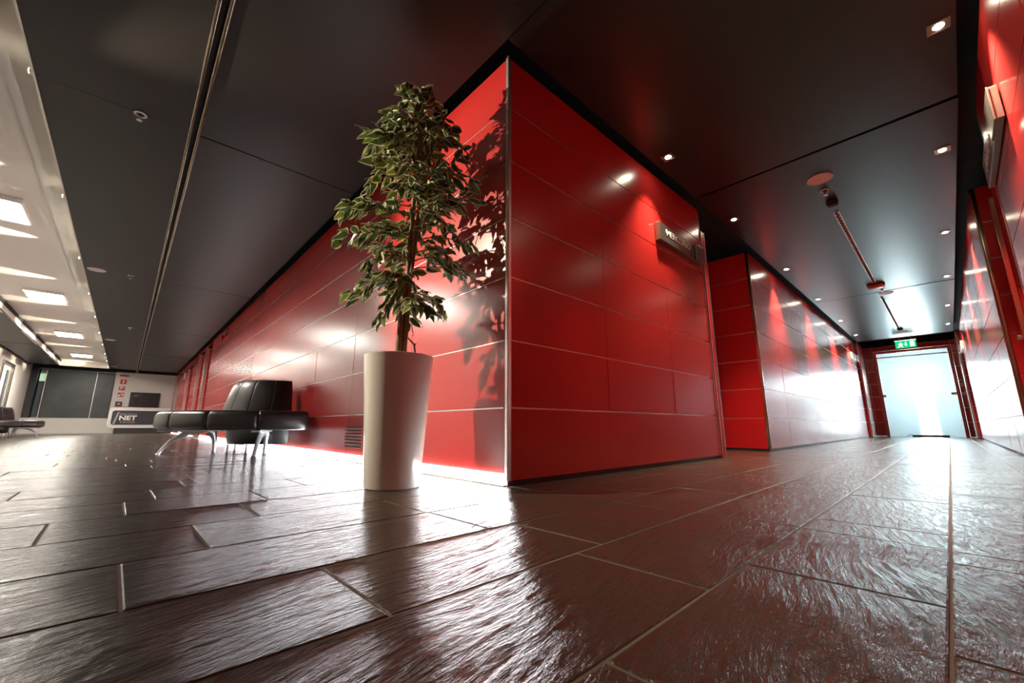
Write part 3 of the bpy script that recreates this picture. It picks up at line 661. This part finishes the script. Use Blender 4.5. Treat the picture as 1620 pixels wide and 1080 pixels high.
def bench(loc, rz, label):
    t = thing('curved_bench', label, 'bench', loc, rz, None)
    N = 8
    for k in range(N):
        a0, a1 = -PI + PI*k/N, -PI + PI*(k+1)/N
        sweep(seat_prof, a0+.001, a1-.001, 8).build('seat_cushion', 'leather', t, True)
        sweep(back_prof, a0+.002+.03*(k == 0), a1-.002-.03*(k == N-1), 8, .05).build('back_cushion', 'leather', t, True)
    sweep(skirt_prof, -PI+.02, -.02, 24, 0).build('skirt', 'leather', t, True)
    for a in (-1.65, -.40):
        ca, sa = math.cos(a), math.sin(a)
        P = lambda r, z: (r*ca, r*sa, z)
        mb = MB()
        mb.tube([P(1.12, .0), P(1.115, .012), P(1.085, .07), P(1.03, .14), P(.95, .20), P(.86, .245), P(.76, .262), P(.62, .262)],
                [(.026, .022), (.018, .016), (.019, .016), (.022, .02), (.026, .026), (.034, .034), (.036, .030), (.034, .024)], 12)
        leg = mb.build('leg', 'cast', t, True)
        m2 = MB().tube([P(.70, .25), P(.655, .22), P(.635, .15), P(.628, .05), P(.63, .012), P(.63, 0)], [(.038, .05), (.034, .046), (.022, .026), (.018, .018), (.018, .018), (.026, .024)], 12)
        m2.build('rear_leg', 'cast', t, True)
        sb = MB().box((-.30, -.04, .244), (.30, .04, .264), .004).build('seat_bearer', 'cast', t)
        sb.matrix_local = Matrix.Rotation(a, 4, 'Z') @ Matrix.Translation((.86, 0, 0))
    for a in (-2.3, -1.57, -.85):
        MB().tube([(.50*math.cos(a), .50*math.sin(a), .11), (.50*math.cos(a), .50*math.sin(a), .012), (.50*math.cos(a), .50*math.sin(a), 0)], [.012, .012, .02], 10).build('foot', 'cast', t, True)
    return t
bn = bench((-4.25, -.06, 0), 0, 'black leather half round bench with cast legs against the long red wall')
bn2 = dup(bn, (-17.1, -4.44, 0), 'distant black leather bench by the white wall, cut by the picture edge', PI)

# ---------------------------------------------------------------- potted tree
PX, PY = -.4075, -.4323
pt = thing('potted_tree', 'variegated ficus tree in a tall tapered cream pot at the wall corner', 'potted plant', (PX, PY, 0), 0)
MB().lathe([(0, .0), (.132, .0), (.1385, .006), (.1395, .02), (.1825, .668), (.1825, .675), (.178, .677), (.174, .672), (.168, .60)], n=72).build('pot', 'pot', pt, True)
MB().lathe([(.170, .615), (.10, .622), (0, .63)], n=32).build('soil', 'soil', pt, True)
rt = Vector((math.cos(.8233), math.sin(.8233), 0)); fwd = Vector((-math.sin(.8233), math.cos(.8233), 0))
def lp(lat, dep, z): return rt*lat + fwd*dep + Vector((0, 0, z))
stems = []
for k, (b, tops, rr) in enumerate((((-.005, -.02), (.02, .0, 1.15, .045, -.01, 1.75, .065, 0, 2.30), .021), ((.028, .0), (.045, -.02, 1.1, .075, 0, 1.6, .06, .03, 2.1), .0145), ((.012, .03), (.03, .04, 1.2, .05, .05, 1.6, .03, .06, 1.95), .0125))):
    P = [lp(b[0], b[1], .60)]
    q = [tops[i:i+3] for i in range(0, 9, 3)]
    prev = (b[0], b[1], .60)
    for c in q:
        for u in (.25, .5, .75, 1):
            P.append(lp(*[prev[i]+(c[i]-prev[i])*u + (random.gauss(0, .004) if i < 2 else 0) for i in range(3)]))
        prev = c
    n = len(P); MB().tube(P, [rr*(1-.72*i/(n-1)) for i in range(n)], 10).build('trunk', 'bark', pt, True); stems.append(P)
MB().tube([lp(.06, 0, .61), lp(.085, 0, .70), lp(.078, 0, .745), lp(.05, -.01, .775), lp(.028, -.01, .80)], [.005, .005, .005, .004, .003], 6).tube([lp(.078, 0, .742), lp(.088, 0, .752)], [.005, .003], 6).build('dead_twig', 'bark', pt, True)
def leaf_mesh(L, W, droop, fold, twist):
    bm = bmesh.new(); uvl = bm.loops.layers.uv.new('UVMap'); rows = []
    for i in range(7):
        u = i/6; wdt = W*math.sin(PI*min(1, u*.93+.05)**.85)**.8*(1-.25*u) if i not in (0, 6) else (.0015 if i == 0 else .0006)
        rows.append([(bm.verts.new((v*wdt, L*u, fold*abs(v)*wdt*1.3 - droop*L*u*u + twist*v*wdt*u + .004*math.sin(9*u+v))), v) for v in (-1, -.5, 0, .5, 1)])
    for A, B in zip(rows, rows[1:]):
        for k in range(4):
            f = bm.faces.new((A[k][0], A[k+1][0], B[k+1][0], B[k][0])); f.smooth = True
            for l, vv in zip(f.loops, (A[k][1], A[k+1][1], B[k+1][1], B[k][1])): l[uvl].uv = (vv, 0)
    me = bpy.data.meshes.new('leaf'); bm.to_mesh(me); bm.free(); me.materials.append(M['leaf']); return me
LM = [leaf_mesh(.078, .021, .22, .35, .2), leaf_mesh(.070, .020, .38, .25, -.3), leaf_mesh(.086, .023, .15, .3, .1), leaf_mesh(.064, .018, .3, .45, .3), leaf_mesh(.074, .022, .5, .2, -.1), leaf_mesh(.060, .019, .1, .3, 0)]
def prof(z, side):
    L = [(.80, .06), (.88, .18), (1.0, .26), (1.15, .33), (1.3, .38), (1.55, .41), (1.7, .36), (1.85, .34), (2.0, .27), (2.15, .24), (2.25, .20), (2.33, .09), (2.38, .02)]
    for (a, r0), (b, r1) in zip(L, L[1:]):
        if a <= z <= b: return r0+(r1-r0)*(z-a)/(b-a)
    return .02
leaves = []; bru = MB()
rl = random.Random(12)
def add_leaf(p, d, up):
    y = d.normalized(); x = y.cross(up)
    x = x.normalized() if x.length > 1e-3 else Vector((1, 0, 0)); z = x.cross(y)
    R = Matrix((x, y, z)).transposed().to_4x4()
    s = rl.uniform(.95, 1.35)
    if (p+d.normalized()*.085).y+PY > -.03 or p.y+PY > -.03: return
    leaves.append((Matrix.Translation(p) @ R @ Matrix.Rotation(rl.gauss(0, .5), 4, 'Y') @ Matrix.Scale(s, 4), rl.randrange(6), p))
NB = 62
for k in range(NB):
    u = (k+.5)/NB; z0 = .98 + 1.26*u**.92
    stem = rl.choice(stems[:1] if z0 > 1.9 else stems); base = min(stem, key=lambda q: abs(q.z-z0)).copy()
    ang = k*2.39996 + rl.gauss(0, .3); dirh = Vector((math.cos(ang), math.sin(ang), 0))
    rise = rl.uniform(-.25, .5)
    tz = z0 + rise*.28
    if u < .12: tz = z0 - rl.uniform(.0, .18)
    ln = prof(max(.82, min(2.36, tz)), 0)*rl.uniform(.72, 1.02) - .05
    if ln < .04: ln = .04
    tip = Vector((base.x*.5, base.y*.5, 0)) + dirh*ln + Vector((0, 0, tz))
    if tip.y+PY > -.075: tip = base + (tip-base)*max(.15, (-.075-PY-base.y)/(tip.y-base.y))
    mid = (base+tip)/2 + Vector((0, 0, .035+rl.uniform(0, .03)))
    N = 7; pts = [base*(1-t)**2 + mid*2*t*(1-t) + tip*t*t for t in [i/N for i in range(N+1)]]
    bru.tube(pts, [.0045*(1-.7*i/N) for i in range(N+1)], 5)
    for i in range(2, N+1):
        t_ = (pts[i]-pts[i-1]).normalized(); side = t_.cross(Vector((0, 0, 1)))
        side = side.normalized() if side.length > 1e-3 else Vector((1, 0, 0))
        for s in (-1, 1):
            if rl.random() < .10: continue
            # short twig off the branch with a few leaves
            td = (t_*.7 + side*s*rl.uniform(.4, 1) + Vector((0, 0, rl.uniform(-.45, .35)))).normalized()
            q = pts[i]; add_leaf(q + td*.008, td + Vector((0, 0, rl.uniform(-.4, .1))), Vector((0, 0, 1)) + Vector((rl.gauss(0, .35), rl.gauss(0, .35), 0)))
            if ln > .14 and i > 3 and rl.random() < .42:
                q2 = q + td*rl.uniform(.05, .08)
                if q2.y+PY > -.03: continue
                bru.tube([q, q2], [.002, .0012], 4)
                for s2 in (-1, 0, 1):
                    d2 = (td + side*s2*.8 + t_*.3*s2 + Vector((0, 0, rl.uniform(-.4, .15)))).normalized(); add_leaf(q2, d2, Vector((rl.gauss(0, .3), rl.gauss(0, .3), 1)))
    add_leaf(tip, (pts[-1]-pts[-2]) + Vector((0, 0, -.01)), Vector((0, 0, 1)))
for k in range(26):   # top shoots
    u = k/26; p = lp(.045+.03*math.sin(k*2.1)+.02*u, .03*math.cos(k*2.7), 2.12+.25*u); a = k*2.4
    add_leaf(p, Vector((math.cos(a)*.7, math.sin(a)*.7, .55+.4*u)), Vector((0, 0, 1)))
bru.tube([lp(.065, 0, 2.2), lp(.07, 0, 2.38)], [.004, .0015], 5)
bru.build('branch', 'bark', pt, True)
cl = Vector((camp.x-PX, camp.y-PY, camp.z))
leaves.sort(key=lambda t: (t[2]-cl).length)
for Mx, vi, p in leaves[:300]:
    o = link('leaf', LM[vi], pt); o.matrix_local = Mx
fb = bmesh.new()
for Mx, vi, p in leaves[300:]:
    me = LM[vi]; n0 = len(fb.verts); fb.from_mesh(me); fb.verts.ensure_lookup_table()
    for v in fb.verts[n0:]: v.co = Mx @ v.co
me = bpy.data.meshes.new('foliage'); fb.to_mesh(me); fb.free(); me.materials.append(M['leaf'])
tag(link('foliage', me, pt), kind='stuff')
